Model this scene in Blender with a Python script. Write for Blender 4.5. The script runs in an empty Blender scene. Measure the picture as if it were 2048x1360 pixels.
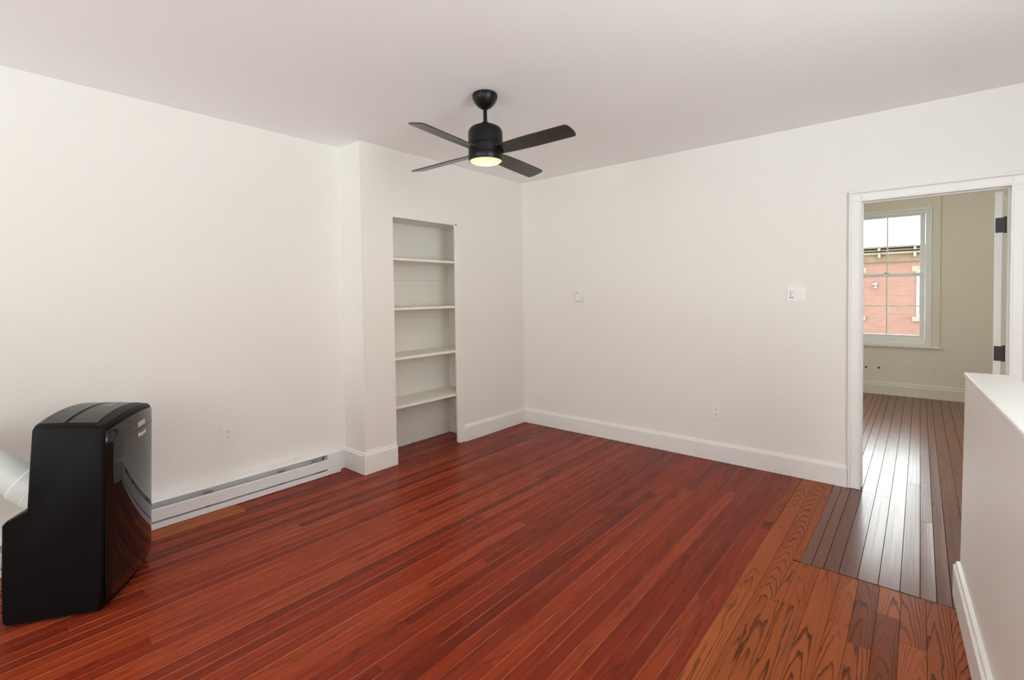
import bpy, bmesh, math, random
from mathutils import Vector, Matrix

S = bpy.context.scene
COL = S.collection
random.seed(7)

# ------------------------------------------------------------------ camera
CAM = Vector((3.32059, -4.13903, 1.39632))
F_PX, CY_PX, PITCH, ROLL, YAW = 970.961, 614.304, 0.02591, -0.01236, 0.69927
fw = Vector((-math.sin(YAW) * math.cos(PITCH), math.cos(YAW) * math.cos(PITCH), -math.sin(PITCH)))
rt = Vector((math.cos(YAW), math.sin(YAW), 0))
up = rt.cross(fw)
r2 = rt * math.cos(ROLL) + up * math.sin(ROLL)
u2 = up * math.cos(ROLL) - rt * math.sin(ROLL)
cd = bpy.data.cameras.new('camera')
cam = bpy.data.objects.new('camera', cd)
COL.objects.link(cam)
M = Matrix((r2, u2, -fw)).transposed().to_4x4()
M.translation = CAM
cam.matrix_world = M
cd.sensor_fit = 'HORIZONTAL'
cd.sensor_width = 36.0
cd.lens = F_PX / 2048 * 36
cd.shift_y = (CY_PX - 680) / 2048
cd.clip_start = 0.02
S.camera = cam

# ------------------------------------------------------------------ light
S.view_settings.view_transform = 'Standard'
S.view_settings.look = 'None'
S.view_settings.gamma = 1
S.view_settings.exposure = -0.32
S.view_settings.use_curve_mapping = False
S.cycles.use_denoising = True
S.cycles.max_bounces = 10
S.cycles.diffuse_bounces = 8
S.cycles.sample_clamp_indirect = 12

w = bpy.data.worlds.new('overcast_sky')
S.world = w
w.use_nodes = True
bg = w.node_tree.nodes['Background']
# overcast sky above, added brighter glow below the horizon to lift the ceiling
wn = w.node_tree
wtc = wn.nodes.new('ShaderNodeTexCoord')
wsp = wn.nodes.new('ShaderNodeSeparateXYZ')
wmr = wn.nodes.new('ShaderNodeMapRange')
wmr.interpolation_type = 'SMOOTHSTEP'
wmr.inputs[1].default_value = -0.06
wmr.inputs[2].default_value = 0.02
wmx = wn.nodes.new('ShaderNodeMix')
wmx.data_type = 'RGBA'
SKY_UP, SKY_DOWN = 13.0, 19.0
wmx.inputs[6].default_value = (SKY_DOWN * 0.86, SKY_DOWN * 0.97, SKY_DOWN, 1)
wmx.inputs[7].default_value = (SKY_UP * 0.93, SKY_UP * 0.98, SKY_UP, 1)
wn.links.new(wtc.outputs['Generated'], wsp.inputs[0])
wn.links.new(wsp.outputs[2], wmr.inputs[0])
wn.links.new(wmr.outputs[0], wmx.inputs[0])
wn.links.new(wmx.outputs[2], bg.inputs[0])
bg.inputs[1].default_value = 1.0

LIGHTS = []


def area_light(name, loc, rot, sx, sy, energy=0, color=(1, 1, 1), portal=False):
    l = bpy.data.lights.new(name, 'AREA')
    l.shape = 'RECTANGLE'
    l.size, l.size_y = sx, sy
    l.energy = energy
    l.color = color
    if portal:
        l.cycles.is_portal = True
    o = bpy.data.objects.new(name, l)
    o.location = loc
    o.rotation_euler = rot
    COL.objects.link(o)
    return o


HALF = math.pi / 2
# daylight through the windows (sky portals): far room window in view, other openings unseen, assumed for their light
area_light('sky_portal', (2.98, 4.16, 1.59), (-HALF, 0, 0), 0.86, 1.75, portal=True)
REAR = [(0.3, 1.4), (3.5, 4.7)]             # unseen window openings assumed in the rear wall, sized for daylight, x ranges
SIDE = [(-3.6, -2.5)]                       # unseen opening added in the right wall to light the left walls, y range
FARX = [(1.15, 2.05)]                       # unseen opening added to brighten the far room, x range
FARY = [(1.2, 1.8)]             # unseen opening added in the far room's left wall for more light, y ranges
RZ0, RZ1 = 0.62, 2.38
RY = -7.2
for a, b in REAR:
    area_light('sky_portal', ((a + b) / 2, RY - 0.16, (RZ0 + RZ1) / 2), (HALF, 0, 0), b - a, RZ1 - RZ0, portal=True)
for a, b in SIDE:
    area_light('sky_portal', (5.02, (a + b) / 2, (RZ0 + RZ1) / 2), (0, HALF, 0), RZ1 - RZ0, b - a, portal=True)
for a, b in FARX:
    area_light('sky_portal', ((a + b) / 2, 4.22, 1.55), (-HALF, 0, 0), b - a, 1.77, portal=True)
for a, b in FARY:
    area_light('sky_portal', (0.78, (a + b) / 2, 1.55), (0, -HALF, 0), 1.77, b - a, portal=True)


# ------------------------------------------------------------------ helpers
class MB:
    """collects shapes into one bmesh"""

    def __init__(self):
        self.bm = bmesh.new()

    def box(self, x0, x1, y0, y1, z0, z1):
        v = [self.bm.verts.new(p) for p in ((x0, y0, z0), (x1, y0, z0), (x1, y1, z0), (x0, y1, z0),
                                            (x0, y0, z1), (x1, y0, z1), (x1, y1, z1), (x0, y1, z1))]
        for f in ((3, 2, 1, 0), (4, 5, 6, 7), (0, 1, 5, 4), (1, 2, 6, 5), (2, 3, 7, 6), (3, 0, 4, 7)):
            self.bm.faces.new([v[i] for i in f])
        return v

    def prism(self, prof, A, B, ex, ey):
        """profile (list of 2d points) in the plane ex,ey swept from A to B"""
        A, B, ex, ey = Vector(A), Vector(B), Vector(ex), Vector(ey)
        a = [self.bm.verts.new(A + ex * p[0] + ey * p[1]) for p in prof]
        b = [self.bm.verts.new(B + ex * p[0] + ey * p[1]) for p in prof]
        n = len(prof)
        fs = [self.bm.faces.new([a[i], a[(i + 1) % n], b[(i + 1) % n], b[i]]) for i in range(n)]
        fs.append(self.bm.faces.new(list(reversed(a))))
        fs.append(self.bm.faces.new(b))
        bmesh.ops.recalc_face_normals(self.bm, faces=fs)
        return a + b

    def lathe(self, prof, c=(0, 0, 0), n=48, cap=True):
        """profile of (r, z) rotated around z through c"""
        rings = []
        for r, z in prof:
            if r < 1e-6:
                rings.append([self.bm.verts.new((c[0], c[1], c[2] + z))])
            else:
                rings.append([self.bm.verts.new((c[0] + r * math.cos(2 * math.pi * i / n),
                                                 c[1] + r * math.sin(2 * math.pi * i / n), c[2] + z)) for i in range(n)])
        fs = []
        for p, q in zip(rings, rings[1:]):
            for i in range(n):
                j = (i + 1) % n
                if len(p) == 1 and len(q) == 1:
                    continue
                if len(p) == 1:
                    fs.append(self.bm.faces.new([p[0], q[i], q[j]]))
                elif len(q) == 1:
                    fs.append(self.bm.faces.new([p[i], q[0], p[j]]))
                else:
                    fs.append(self.bm.faces.new([p[i], q[i], q[j], p[j]]))
        if cap:
            for ring in (rings[0], rings[-1]):
                if len(ring) > 2:
                    fs.append(self.bm.faces.new(ring))
        bmesh.ops.recalc_face_normals(self.bm, faces=fs)

    def tube(self, pts, r, n=10, caps=True):
        pts = [Vector(p) for p in pts]
        rings = []
        for i, p in enumerate(pts):
            t = (pts[min(i + 1, len(pts) - 1)] - pts[max(i - 1, 0)]).normalized()
            a = t.orthogonal().normalized() if i == 0 else (a0 - t * a0.dot(t)).normalized()
            a0 = a
            b = t.cross(a)
            rr = r[i] if isinstance(r, (list, tuple)) else r
            rings.append([self.bm.verts.new(p + a * rr * math.cos(2 * math.pi * k / n) + b * rr * math.sin(2 * math.pi * k / n)) for k in range(n)])
        fs = []
        for p, q in zip(rings, rings[1:]):
            for k in range(n):
                fs.append(self.bm.faces.new([p[k], p[(k + 1) % n], q[(k + 1) % n], q[k]]))
        if caps:
            fs.append(self.bm.faces.new(rings[0]))
            fs.append(self.bm.faces.new(rings[-1]))
        bmesh.ops.recalc_face_normals(self.bm, faces=fs)

    def build(self, name, mat, parent=None, smooth=None, bevel=0, segs=2, mats=None):
        me = bpy.data.meshes.new(name)
        self.bm.to_mesh(me)
        self.bm.free()
        for m in (mats or [mat]):
            me.materials.append(m)
        o = bpy.data.objects.new(name, me)
        COL.objects.link(o)
        if parent:
            o.parent = parent
        if bevel:
            b = o.modifiers.new('bevel', 'BEVEL')
            b.width = bevel
            b.segments = segs
            b.limit_method = 'ANGLE'
            b.angle_limit = math.radians(40)
            b.harden_normals = False
        if smooth is not None:
            for p in me.polygons:
                p.use_smooth = True
            me.set_sharp_from_angle(angle=math.radians(smooth))
        return o


def tag(o, label=None, cat=None, group=None, kind=None):
    if label:
        o['label'] = label
    if cat:
        o['category'] = cat
    if group:
        o['group'] = group
    if kind:
        o['kind'] = kind
    return o


def struct(o, label=None):
    return tag(o, label=label, kind='structure')


def empty(name, loc, label, cat, group=None, rot=0, kind=None):
    o = bpy.data.objects.new(name, None)
    o.empty_display_size = 0.1
    COL.objects.link(o)
    o.location = loc
    o.rotation_euler = (0, 0, rot)
    return tag(o, label, cat, group, kind)


# ------------------------------------------------------------------ materials
def new_mat(name):
    m = bpy.data.materials.new(name)
    m.use_nodes = True
    nt = m.node_tree
    return m, nt, nt.nodes['Principled BSDF']


def plain(name, col, rough=0.5, spec=0.5, metal=0, bump=0, bscale=200, coat=0, var=0):
    m, nt, b = new_mat(name)
    b.inputs['Base Color'].default_value = (*col, 1)
    b.inputs['Roughness'].default_value = rough
    b.inputs['Specular IOR Level'].default_value = spec
    b.inputs['Metallic'].default_value = metal
    b.inputs['Coat Weight'].default_value = coat
    if bump or var:
        tc = nt.nodes.new('ShaderNodeTexCoord')
        no = nt.nodes.new('ShaderNodeTexNoise')
        no.inputs['Scale'].default_value = bscale
        no.inputs['Detail'].default_value = 4
        nt.links.new(tc.outputs['Object'], no.inputs['Vector'])
        if bump:
            bp = nt.nodes.new('ShaderNodeBump')
            bp.inputs['Strength'].default_value = bump
            bp.inputs['Distance'].default_value = 0.002
            nt.links.new(no.outputs['Fac'], bp.inputs['Height'])
            nt.links.new(bp.outputs['Normal'], b.inputs['Normal'])
        if var:
            mx = nt.nodes.new('ShaderNodeMix')
            mx.data_type = 'RGBA'
            mx.inputs[6].default_value = (*[c * (1 - var) for c in col], 1)
            mx.inputs[7].default_value = (*[min(1, c * (1 + var)) for c in col], 1)
            nt.links.new(no.outputs['Fac'], mx.inputs[0])
            nt.links.new(mx.outputs[2], b.inputs['Base Color'])
    return m


M_WALL = plain('wall_paint', (0.80, 0.773, 0.727), 0.6, 0.3, bump=0.05, bscale=220)
M_CEIL = plain('ceiling_paint', (0.95, 0.95, 0.945), 0.8, 0.2, bump=0.05, bscale=180)
M_FAR = plain('far_room_paint', (0.76, 0.72, 0.61), 0.6, 0.3, bump=0.05, bscale=220)
M_TRIM = plain('trim_paint', (0.82, 0.805, 0.775), 0.35, 0.45)
M_SHELF = plain('shelf_paint', (0.81, 0.785, 0.725), 0.4, 0.4)
M_VINYL = plain('window_vinyl', (0.82, 0.83, 0.80), 0.35, 0.5)
M_PLATE = plain('plate_plastic', (0.80, 0.78, 0.74), 0.3, 0.5)
M_ALMOND = plain('plate_grey_mark', (0.38, 0.36, 0.33), 0.5, 0.3)
M_SLOT = plain('slot_dark', (0.03, 0.025, 0.02), 0.7, 0.2)
M_HEAT = plain('heater_enamel', (0.78, 0.78, 0.78), 0.35, 0.5)
M_HEATIN = plain('heater_inner_metal', (0.72, 0.72, 0.72), 0.4, 0.5)
M_BRKT = plain('heater_bracket_metal', (0.16, 0.15, 0.145), 0.5, 0.5)
M_FAN = plain('fan_black_metal', (0.006, 0.005, 0.0045), 0.36, 0.28)
M_BLADE = plain('fan_blade_black', (0.012, 0.011, 0.010), 0.26, 0.6)
M_ACBODY = plain('black_plastic', (0.003, 0.003, 0.0028), 0.45, 0.14, bump=0.1, bscale=900)
M_ACTOP = plain('black_plastic_top', (0.010, 0.010, 0.009), 0.3, 0.45)
M_ACFRONT = plain('black_gloss_panel', (0.004, 0.004, 0.004), 0.03, 0.42)
M_ACDARK = plain('black_slot', (0.002, 0.002, 0.002), 0.6, 0.2)
M_DISP = plain('display_beige', (0.50, 0.47, 0.36), 0.2, 0.5)
M_LOGO = plain('logo_white', (0.75, 0.74, 0.70), 0.3, 0.5)
M_STICK = plain('sticker_grey', (0.20, 0.20, 0.19), 0.4, 0.4)
M_HOSE = plain('hose_white_plastic', (0.70, 0.73, 0.70), 0.4, 0.5)
M_RED = plain('sticker_red', (0.62, 0.09, 0.04), 0.5, 0.4)
M_HINGE = plain('hinge_black', (0.018, 0.016, 0.015), 0.45, 0.5)
M_DOOR = plain('door_paint', (0.80, 0.79, 0.76), 0.35, 0.45)
M_LIMESTONE = plain('stone_pale', (0.14, 0.112, 0.085), 0.8, 0.2, var=0.12, bscale=4)
M_CORN = plain('cornice_paint', (0.135, 0.115, 0.082), 0.7, 0.2, var=0.2, bscale=5)
M_CORND = plain('cornice_weathered_wood', (0.095, 0.062, 0.035), 0.8, 0.2, var=0.4, bscale=6)
M_EXTW = plain('outside_window_white', (0.17, 0.17, 0.17), 0.5, 0.3)
M_EXTG = plain('outside_pane_grey', (0.09, 0.098, 0.105), 0.1, 0.5)
M_ASPH = plain('street_grey', (0.16, 0.16, 0.16), 0.9, 0.2, var=0.2, bscale=3)
M_PIPE = plain('pipe_dark', (0.02, 0.016, 0.013), 0.5, 0.4)


def lens_mat():
    m, nt, b = new_mat('lamp_diffuser')
    b.inputs['Base Color'].default_value = (0.25, 0.24, 0.2, 1)
    b.inputs['Roughness'].default_value = 0.4
    tc = nt.nodes.new('ShaderNodeTexCoord')
    ln = nt.nodes.new('ShaderNodeVectorMath')
    ln.operation = 'LENGTH'
    mp = nt.nodes.new('ShaderNodeMapping')
    mp.inputs['Scale'].default_value = (1, 1, 0)
    rp = nt.nodes.new('ShaderNodeValToRGB')
    rp.color_ramp.elements[0].position = 0.0
    rp.color_ramp.elements[0].color = (1.0, 0.97, 0.80, 1)
    rp.color_ramp.elements[1].position = 0.098
    rp.color_ramp.elements[1].color = (0.70, 0.66, 0.33, 1)
    nt.links.new(tc.outputs['Object'], mp.inputs['Vector'])
    nt.links.new(mp.outputs['Vector'], ln.inputs[0])
    nt.links.new(ln.outputs['Value'], rp.inputs['Fac'])
    nt.links.new(rp.outputs['Color'], b.inputs['Emission Color'])
    b.inputs['Emission Strength'].default_value = 1.4
    return m


def glass_mat():
    m = bpy.data.materials.new('window_glass')
    m.use_nodes = True
    nt = m.node_tree
    nt.nodes.clear()
    out = nt.nodes.new('ShaderNodeOutputMaterial')
    tr = nt.nodes.new('ShaderNodeBsdfTransparent')
    tr.inputs[0].default_value = (0.95, 0.97, 0.96, 1)
    gl = nt.nodes.new('ShaderNodeBsdfGlossy')
    gl.inputs['Roughness'].default_value = 0.01
    fr = nt.nodes.new('ShaderNodeFresnel')
    fr.inputs[0].default_value = 1.45
    mx = nt.nodes.new('ShaderNodeMixShader')
    nt.links.new(fr.outputs[0], mx.inputs[0])
    nt.links.new(tr.outputs[0], mx.inputs[1])
    nt.links.new(gl.outputs[0], mx.inputs[2])
    nt.links.new(mx.outputs[0], out.inputs[0])
    return m


def brick_mat():
    m, nt, b = new_mat('red_brick')
    tc = nt.nodes.new('ShaderNodeTexCoord')
    mp = nt.nodes.new('ShaderNodeMapping')
    mp.inputs['Rotation'].default_value = (HALF, 0, 0)
    br = nt.nodes.new('ShaderNodeTexBrick')
    br.inputs['Scale'].default_value = 1.0
    br.inputs['Brick Width'].default_value = 0.21
    br.inputs['Row Height'].default_value = 0.075
    br.inputs['Mortar Size'].default_value = 0.006
    br.inputs['Color1'].default_value = (0.125, 0.058, 0.040, 1)
    br.inputs['Color2'].default_value = (0.112, 0.048, 0.033, 1)
    br.inputs['Mortar'].default_value = (0.125, 0.075, 0.058, 1)
    nt.links.new(tc.outputs['Object'], mp.inputs['Vector'])
    nt.links.new(mp.outputs['Vector'], br.inputs['Vector'])
    nt.links.new(br.outputs['Color'], b.inputs['Base Color'])
    b.inputs['Roughness'].default_value = 0.9
    return m


def wood_mat(name, cols, dark, light, rough, ring_a, ring_b, ring_n, line, streak, seam_col, seam_w, seam_amt,
             bump=0.1, spec=0.5, wob=0.0, coat=0.0, rvar=0.0, sfreq=95.0, ringb=0.35):
    """boards: UV = (across from board centre, along) in metres; 'brd' = three random numbers per board"""
    m, nt, b = new_mat(name)
    N, L = nt.nodes.new, nt.links.new

    def math_(op, a, c=None, clamp=False):
        n = N('ShaderNodeMath')
        n.operation = op
        n.use_clamp = clamp
        for i, x in enumerate((a, c)):
            if x is None:
                continue
            if isinstance(x, (int, float)):
                n.inputs[i].default_value = x
            else:
                L(x, n.inputs[i])
        return n.outputs[0]

    def comb(x, y, z):
        n = N('ShaderNodeCombineXYZ')
        for i, v in enumerate((x, y, z)):
            if isinstance(v, (int, float)):
                n.inputs[i].default_value = v
            else:
                L(v, n.inputs[i])
        return n.outputs[0]

    def noise(vec, detail=3, rough_=0.55):
        n = N('ShaderNodeTexNoise')
        n.inputs['Scale'].default_value = 1
        n.inputs['Detail'].default_value = detail
        n.inputs['Roughness'].default_value = rough_
        L(vec, n.inputs['Vector'])
        return n.outputs['Fac']

    def mixc(f, a, c, blend='MIX'):
        n = N('ShaderNodeMix')
        n.data_type = 'RGBA'
        n.blend_type = blend
        if isinstance(f, (int, float)):
            n.inputs[0].default_value = f
        else:
            L(f, n.inputs[0])
        for i, v in ((6, a), (7, c)):
            if isinstance(v, tuple):
                n.inputs[i].default_value = (*v, 1)
            else:
                L(v, n.inputs[i])
        return n.outputs[2]

    def ramp(f, lo, hi, a=0.0, c=1.0):
        n = N('ShaderNodeMapRange')
        n.interpolation_type = 'SMOOTHSTEP'
        n.inputs[1].default_value = lo
        n.inputs[2].default_value = hi
        n.inputs[3].default_value = a
        n.inputs[4].default_value = c
        L(f, n.inputs[0])
        return n.outputs[0]

    uv = N('ShaderNodeUVMap')
    uv.uv_map = 'UVMap'
    sp = N('ShaderNodeSeparateXYZ')
    L(uv.outputs[0], sp.inputs[0])
    u, v = sp.outputs[0], sp.outputs[1]
    at = N('ShaderNodeAttribute')
    at.attribute_name = 'brd'
    s2 = N('ShaderNodeSeparateColor')
    L(at.outputs['Color'], s2.inputs[0])
    q1, q2, q3 = s2.outputs[0], s2.outputs[1], s2.outputs[2]

    # base colour of the board
    cr = N('ShaderNodeValToRGB')
    cr.color_ramp.interpolation = 'LINEAR'
    e = cr.color_ramp.elements
    e[0].position, e[0].color = 0, (*cols[0], 1)
    e[1].position, e[1].color = 1, (*cols[-1], 1)
    for i, c in enumerate(cols[1:-1]):
        k = e.new((i + 1) / (len(cols) - 1))
        k.color = (*c, 1)
    L(q1, cr.inputs[0])
    col = cr.outputs[0]
    # growth rings: nested arches along the board
    uc = math_('ADD', u, math_('MULTIPLY', math_('SUBTRACT', q2, 0.5), 0.05))
    ph = math_('MULTIPLY', math_('MULTIPLY', uc, uc), ring_a)
    ph = math_('ADD', ph, math_('MULTIPLY', v, math_('MULTIPLY', math_('ADD', math_('MULTIPLY', q3, q3), 0.06), ring_b)))
    nz = noise(comb(math_('MULTIPLY', u, 22.0), math_('MULTIPLY', v, 1.8), math_('MULTIPLY', q3, 60.0)), 3)
    ph = math_('ADD', ph, math_('MULTIPLY', nz, ring_n))
    fr = math_('FRACT', ph)
    ln = math_('MULTIPLY', ramp(fr, 0.58, 0.93), ramp(fr, 0.95, 1.0, 1.0, 0.0))
    # long soft streaks and fine pores
    st = noise(comb(math_('MULTIPLY', u, sfreq), math_('MULTIPLY', v, 1.1), math_('MULTIPLY', q2, 40.0)), 4, 0.6)
    po = noise(comb(math_('MULTIPLY', u, 700.0), math_('MULTIPLY', v, 14.0), math_('MULTIPLY', q1, 40.0)), 2)
    col = mixc(math_('MULTIPLY', ramp(st, 0.55, 0.75), streak), col, light)
    col = mixc(math_('MULTIPLY', ramp(st, 0.48, 0.28), streak), col, dark)
    amt = math_('MULTIPLY', ln, math_('MULTIPLY', ramp(noise(comb(math_('MULTIPLY', u, 8.0), math_('MULTIPLY', v, 0.9), math_('MULTIPLY', q2, 90.0)), 2), 0.35, 0.6), line))
    col = mixc(amt, col, dark)
    col = mixc(math_('MULTIPLY', ramp(po, 0.56, 0.70), 0.22), col, dark)
    # seams
    se = N('ShaderNodeAttribute')
    se.attribute_name = 'edge'
    sd = N('ShaderNodeSeparateColor')
    L(se.outputs['Color'], sd.inputs[0])
    seam = ramp(sd.outputs[0], 1 - seam_w, 1.0)
    seam = math_('MULTIPLY', seam, math_('MULTIPLY', ramp(noise(comb(math_('MULTIPLY', v, 1.3), math_('MULTIPLY', q3, 30.0), 3.0), 2), 0.36, 0.56), seam_amt))
    col = mixc(seam, col, seam_col)
    L(col, b.inputs['Base Color'])
    hgt = math_('ADD', math_('MULTIPLY', st, 0.6), math_('MULTIPLY', po, 0.25))
    hgt = math_('SUBTRACT', hgt, math_('MULTIPLY', ln, ringb))
    if wob:
        wv = noise(comb(math_('MULTIPLY', u, 14.0), math_('MULTIPLY', v, 3.0), math_('MULTIPLY', q1, 70.0)), 2)
        hgt = math_('ADD', hgt, math_('MULTIPLY', wv, wob))
    bp = N('ShaderNodeBump')
    bp.inputs['Strength'].default_value = bump
    bp.inputs['Distance'].default_value = 0.0015
    L(hgt, bp.inputs['Height'])
    L(bp.outputs[0], b.inputs['Normal'])
    if rvar:
        L(ramp(st, 0.3, 0.7, rough - rvar, rough + rvar), b.inputs['Roughness'])
    else:
        b.inputs['Roughness'].default_value = rough
    b.inputs['Specular IOR Level'].default_value = spec
    b.inputs['Coat Weight'].default_value = coat
    b.inputs['Coat Roughness'].default_value = 0.12
    return m


M_LENS = lens_mat()
M_GLASS = glass_mat()
M_BRICK = brick_mat()
M_RED_WOOD = wood_mat('red_stained_pine',
                      [(0.150, 0.0190, 0.0085), (0.185, 0.0225, 0.0088), (0.210, 0.0250, 0.0090), (0.230, 0.0270, 0.0092), (0.255, 0.0310, 0.0100), (0.315, 0.051, 0.0170)],
                      (0.062, 0.0110, 0.0060), (0.34, 0.070, 0.025), 0.28, 900, 6, 2.6, 0.45, 0.42,
                      (0.62, 0.27, 0.14), 0.075, 1.0, bump=0.10, spec=0.085, rvar=0.05, sfreq=48.0)
M_OAK = wood_mat('orange_stained_oak',
                 [(0.20, 0.050, 0.017), (0.29, 0.072, 0.022), (0.37, 0.094, 0.028), (0.33, 0.084, 0.026), (0.42, 0.110, 0.034)],
                 (0.060, 0.018, 0.008), (0.46, 0.14, 0.046), 0.33, 1300, 15, 3.2, 0.90, 0.25,
                 (0.14, 0.045, 0.02), 0.02, 0.5, bump=0.15, spec=0.07, rvar=0.05)
M_OLD = wood_mat('worn_dark_boards',
                 [(0.125, 0.040, 0.023), (0.15, 0.048, 0.027), (0.175, 0.058, 0.031), (0.14, 0.046, 0.027)],
                 (0.055, 0.018, 0.011), (0.22, 0.080, 0.045), 0.24, 900, 10, 2.2, 0.22, 0.25,
                 (0.02, 0.010, 0.007), 0.03, 0.9, bump=0.10, spec=0.3, wob=1.0, coat=0.06, rvar=0.03, ringb=0.0)


# ------------------------------------------------------------------ floor
class Boards:
    def __init__(self):
        self.bm = bmesh.new()
        self.uv = self.bm.loops.layers.uv.new('UVMap')
        self.brd = self.bm.loops.layers.float_color.new('brd')
        self.edge = self.bm.loops.layers.float_color.new('edge')

    def board(self, x0, x1, y0, y1, mi, z=0.0, gap=0.0012, cup=0.0, tilt=0.0, rnd=None, drop=0.002):
        rnd = rnd or (random.random(), random.random(), random.random())
        wd = x1 - x0
        xs = [(0, -drop), (gap, 0), ] + [(wd * t, 0) for t in (0.25, 0.5, 0.75)] + [(wd - gap, 0), (wd, -drop)]
        pts = []
        for dx, dz in xs:
            t = dx / wd * 2 - 1
            pts.append((x0 + dx, z + dz + cup * (t * t - 1) + tilt * t, dx - wd / 2, abs(t)))
        v0 = random.uniform(0, 30)
        ys = [y0, y0 + gap, y1 - gap, y1]
        grid = []
        for k, yy in enumerate(ys):
            d = -drop if k in (0, 3) else 0
            grid.append([self.bm.verts.new((p[0], yy, p[1] + d)) for p in pts])
        for k in range(3):
            for i in range(len(pts) - 1):
                f = self.bm.faces.new([grid[k][i], grid[k][i + 1], grid[k + 1][i + 1], grid[k + 1][i]])
                f.material_index = mi
                idx = [(k, i), (k, i + 1), (k + 1, i + 1), (k + 1, i)]
                for lp, (kk, ii) in zip(f.loops, idx):
                    lp[self.uv].uv = (pts[ii][2], v0 + ys[kk] - y0)
                    lp[self.brd] = (*rnd, 1)
                    e = pts[ii][3]
                    lp[self.edge] = (e, e, e, 1)

    def run(self, x0, x1, y0, y1, wd, mi, lmin, lmax, **kw):
        n = max(1, round((x1 - x0) / wd))
        for i in range(n):
            a = x0 + (x1 - x0) * i / n
            c = x0 + (x1 - x0) * (i + 1) / n
            y = y0 - random.uniform(0, lmax)
            while y < y1:
                ln = random.uniform(lmin, lmax)
                p, q = max(y, y0), min(y + ln, y1)
                if q - p > 0.03:
                    k = dict(kw)
                    cu = k.pop('cupr', 0)
                    ti = k.pop('tiltr', 0)
                    self.board(a, c, p, q, mi, cup=random.uniform(0.2, 1) * cu, tilt=random.uniform(-ti, ti), **k)
                y += ln


fb = Boards()
# red stained boards of the main room (and the niche), parallel to the niche wall
fb.run(-0.40, 2.66, -7.15, 0.02, 0.0612, 0, 1.3, 3.4)
# orange strip in front of the heater
# (laid over the first board rows as a slightly prouder board)
for xa, xb, yb in ((-0.2, -0.125, -2.86), (-0.125, -0.052, -2.86)):
    fb.board(xa, xb, -4.4, yb, 1, z=0.0022, rnd=(0.95, 0.85, 0.08), drop=0.004)
# newer oak boards, staggered against the red ones
ends = [(-0.02, 2.60), (-0.90, 2.66), (-1.70, 2.70)]
fb.board(2.60, 2.66, -0.92, -0.02, 1, z=0.0024, rnd=(0.15, 0.3, 0.2), drop=0.004)
fb.board(2.66, 2.742, -1.72, -0.02, 1, rnd=(0.55, 0.52, 0.75))
fb.board(2.742, 2.822, -1.735, -0.02, 1, rnd=(0.45, 0.45, 0.8))
fb.board(2.822, 2.855, -1.735, -1.31, 1, rnd=(0.6, 0.5, 0.55))
fb.board(2.66, 2.74, -7.15, -1.72, 1, rnd=(0.95, 0.9, 0.1))
fb.board(2.74, 2.80, -7.15, -1.735, 1, rnd=(0.35, 0.2, 0.25))
fb.board(2.80, 2.855, -7.15, -1.735, 1, rnd=(0.7, 0.6, 0.35))
fb.board(2.822, 2.858, -1.3, -0.02, 1, rnd=(0.4, 0.5, 0.3))
xs = [2.855, 2.945, 3.03, 3.105, 3.185, 3.265, 3.35, 3.43, 3.52, 3.6]
cut = [-1.72, -2.5, -1.74, -1.84, -1.55, -1.71, -2.2, -1.9, -1.8]
for i in range(9):
    fb.board(xs[i], xs[i + 1], cut[i], -1.31, 1)
    fb.board(xs[i], xs[i + 1], -7.15, cut[i], 1)
# old worn boards, doorway and far room
xo = [2.858, 2.906, 2.958, 3.021, 3.097, 3.1775, 3.258, 3.33, 3.388, 3.44, 3.52, 3.60]
for i in range(len(xo) - 1):
    y = -1.305
    brk = {3: -0.03, 4: -0.05, 5: 0.55, 6: 0.35, 7: -0.35}.get(i)
    while y < 4.02:
        q = min(y + random.uniform(1.3, 2.6), 4.02)
        if brk is not None and y < brk < q:
            q = brk
        fb.board(xo[i], xo[i + 1], y, q, 2, z=0.0022, gap=0.0016, cup=random.uniform(0.0002, 0.0006), tilt=random.uniform(-0.0004, 0.0004), drop=0.004)
        y = q
fb.run(0.95, 2.858, 0.0, 4.02, 0.079, 2, 0.9, 2.4, z=0.0022, gap=0.0016, cupr=0.0006, tiltr=0.0004, drop=0.004)
fb.run(3.60, 4.25, 0.0, 4.02, 0.079, 2, 0.9, 2.4, z=0.0022, gap=0.0016, cupr=0.0006, tiltr=0.0004, drop=0.004)
fb.run(3.60, 4.95, -7.15, 0.0, 0.079, 2, 0.9, 2.4)
me = bpy.data.meshes.new('floor')
# slab under the boards
bm = fb.bm
me_slab = MB()
bm.to_mesh(me)
bm.free()
for m_ in (M_RED_WOOD, M_OAK, M_OLD, M_SLOT):
    me.materials.append(m_)
floor = bpy.data.objects.new('floor', me)
COL.objects.link(floor)
struct(floor, 'stained wood plank floor, red in the room, orange oak at right, worn dark boards through the doorway')
sub = MB()
sub.box(-0.6, 5.1, -7.4, 4.3, -0.12, -0.008)
struct(sub.build('floor_base', M_SLOT))

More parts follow.
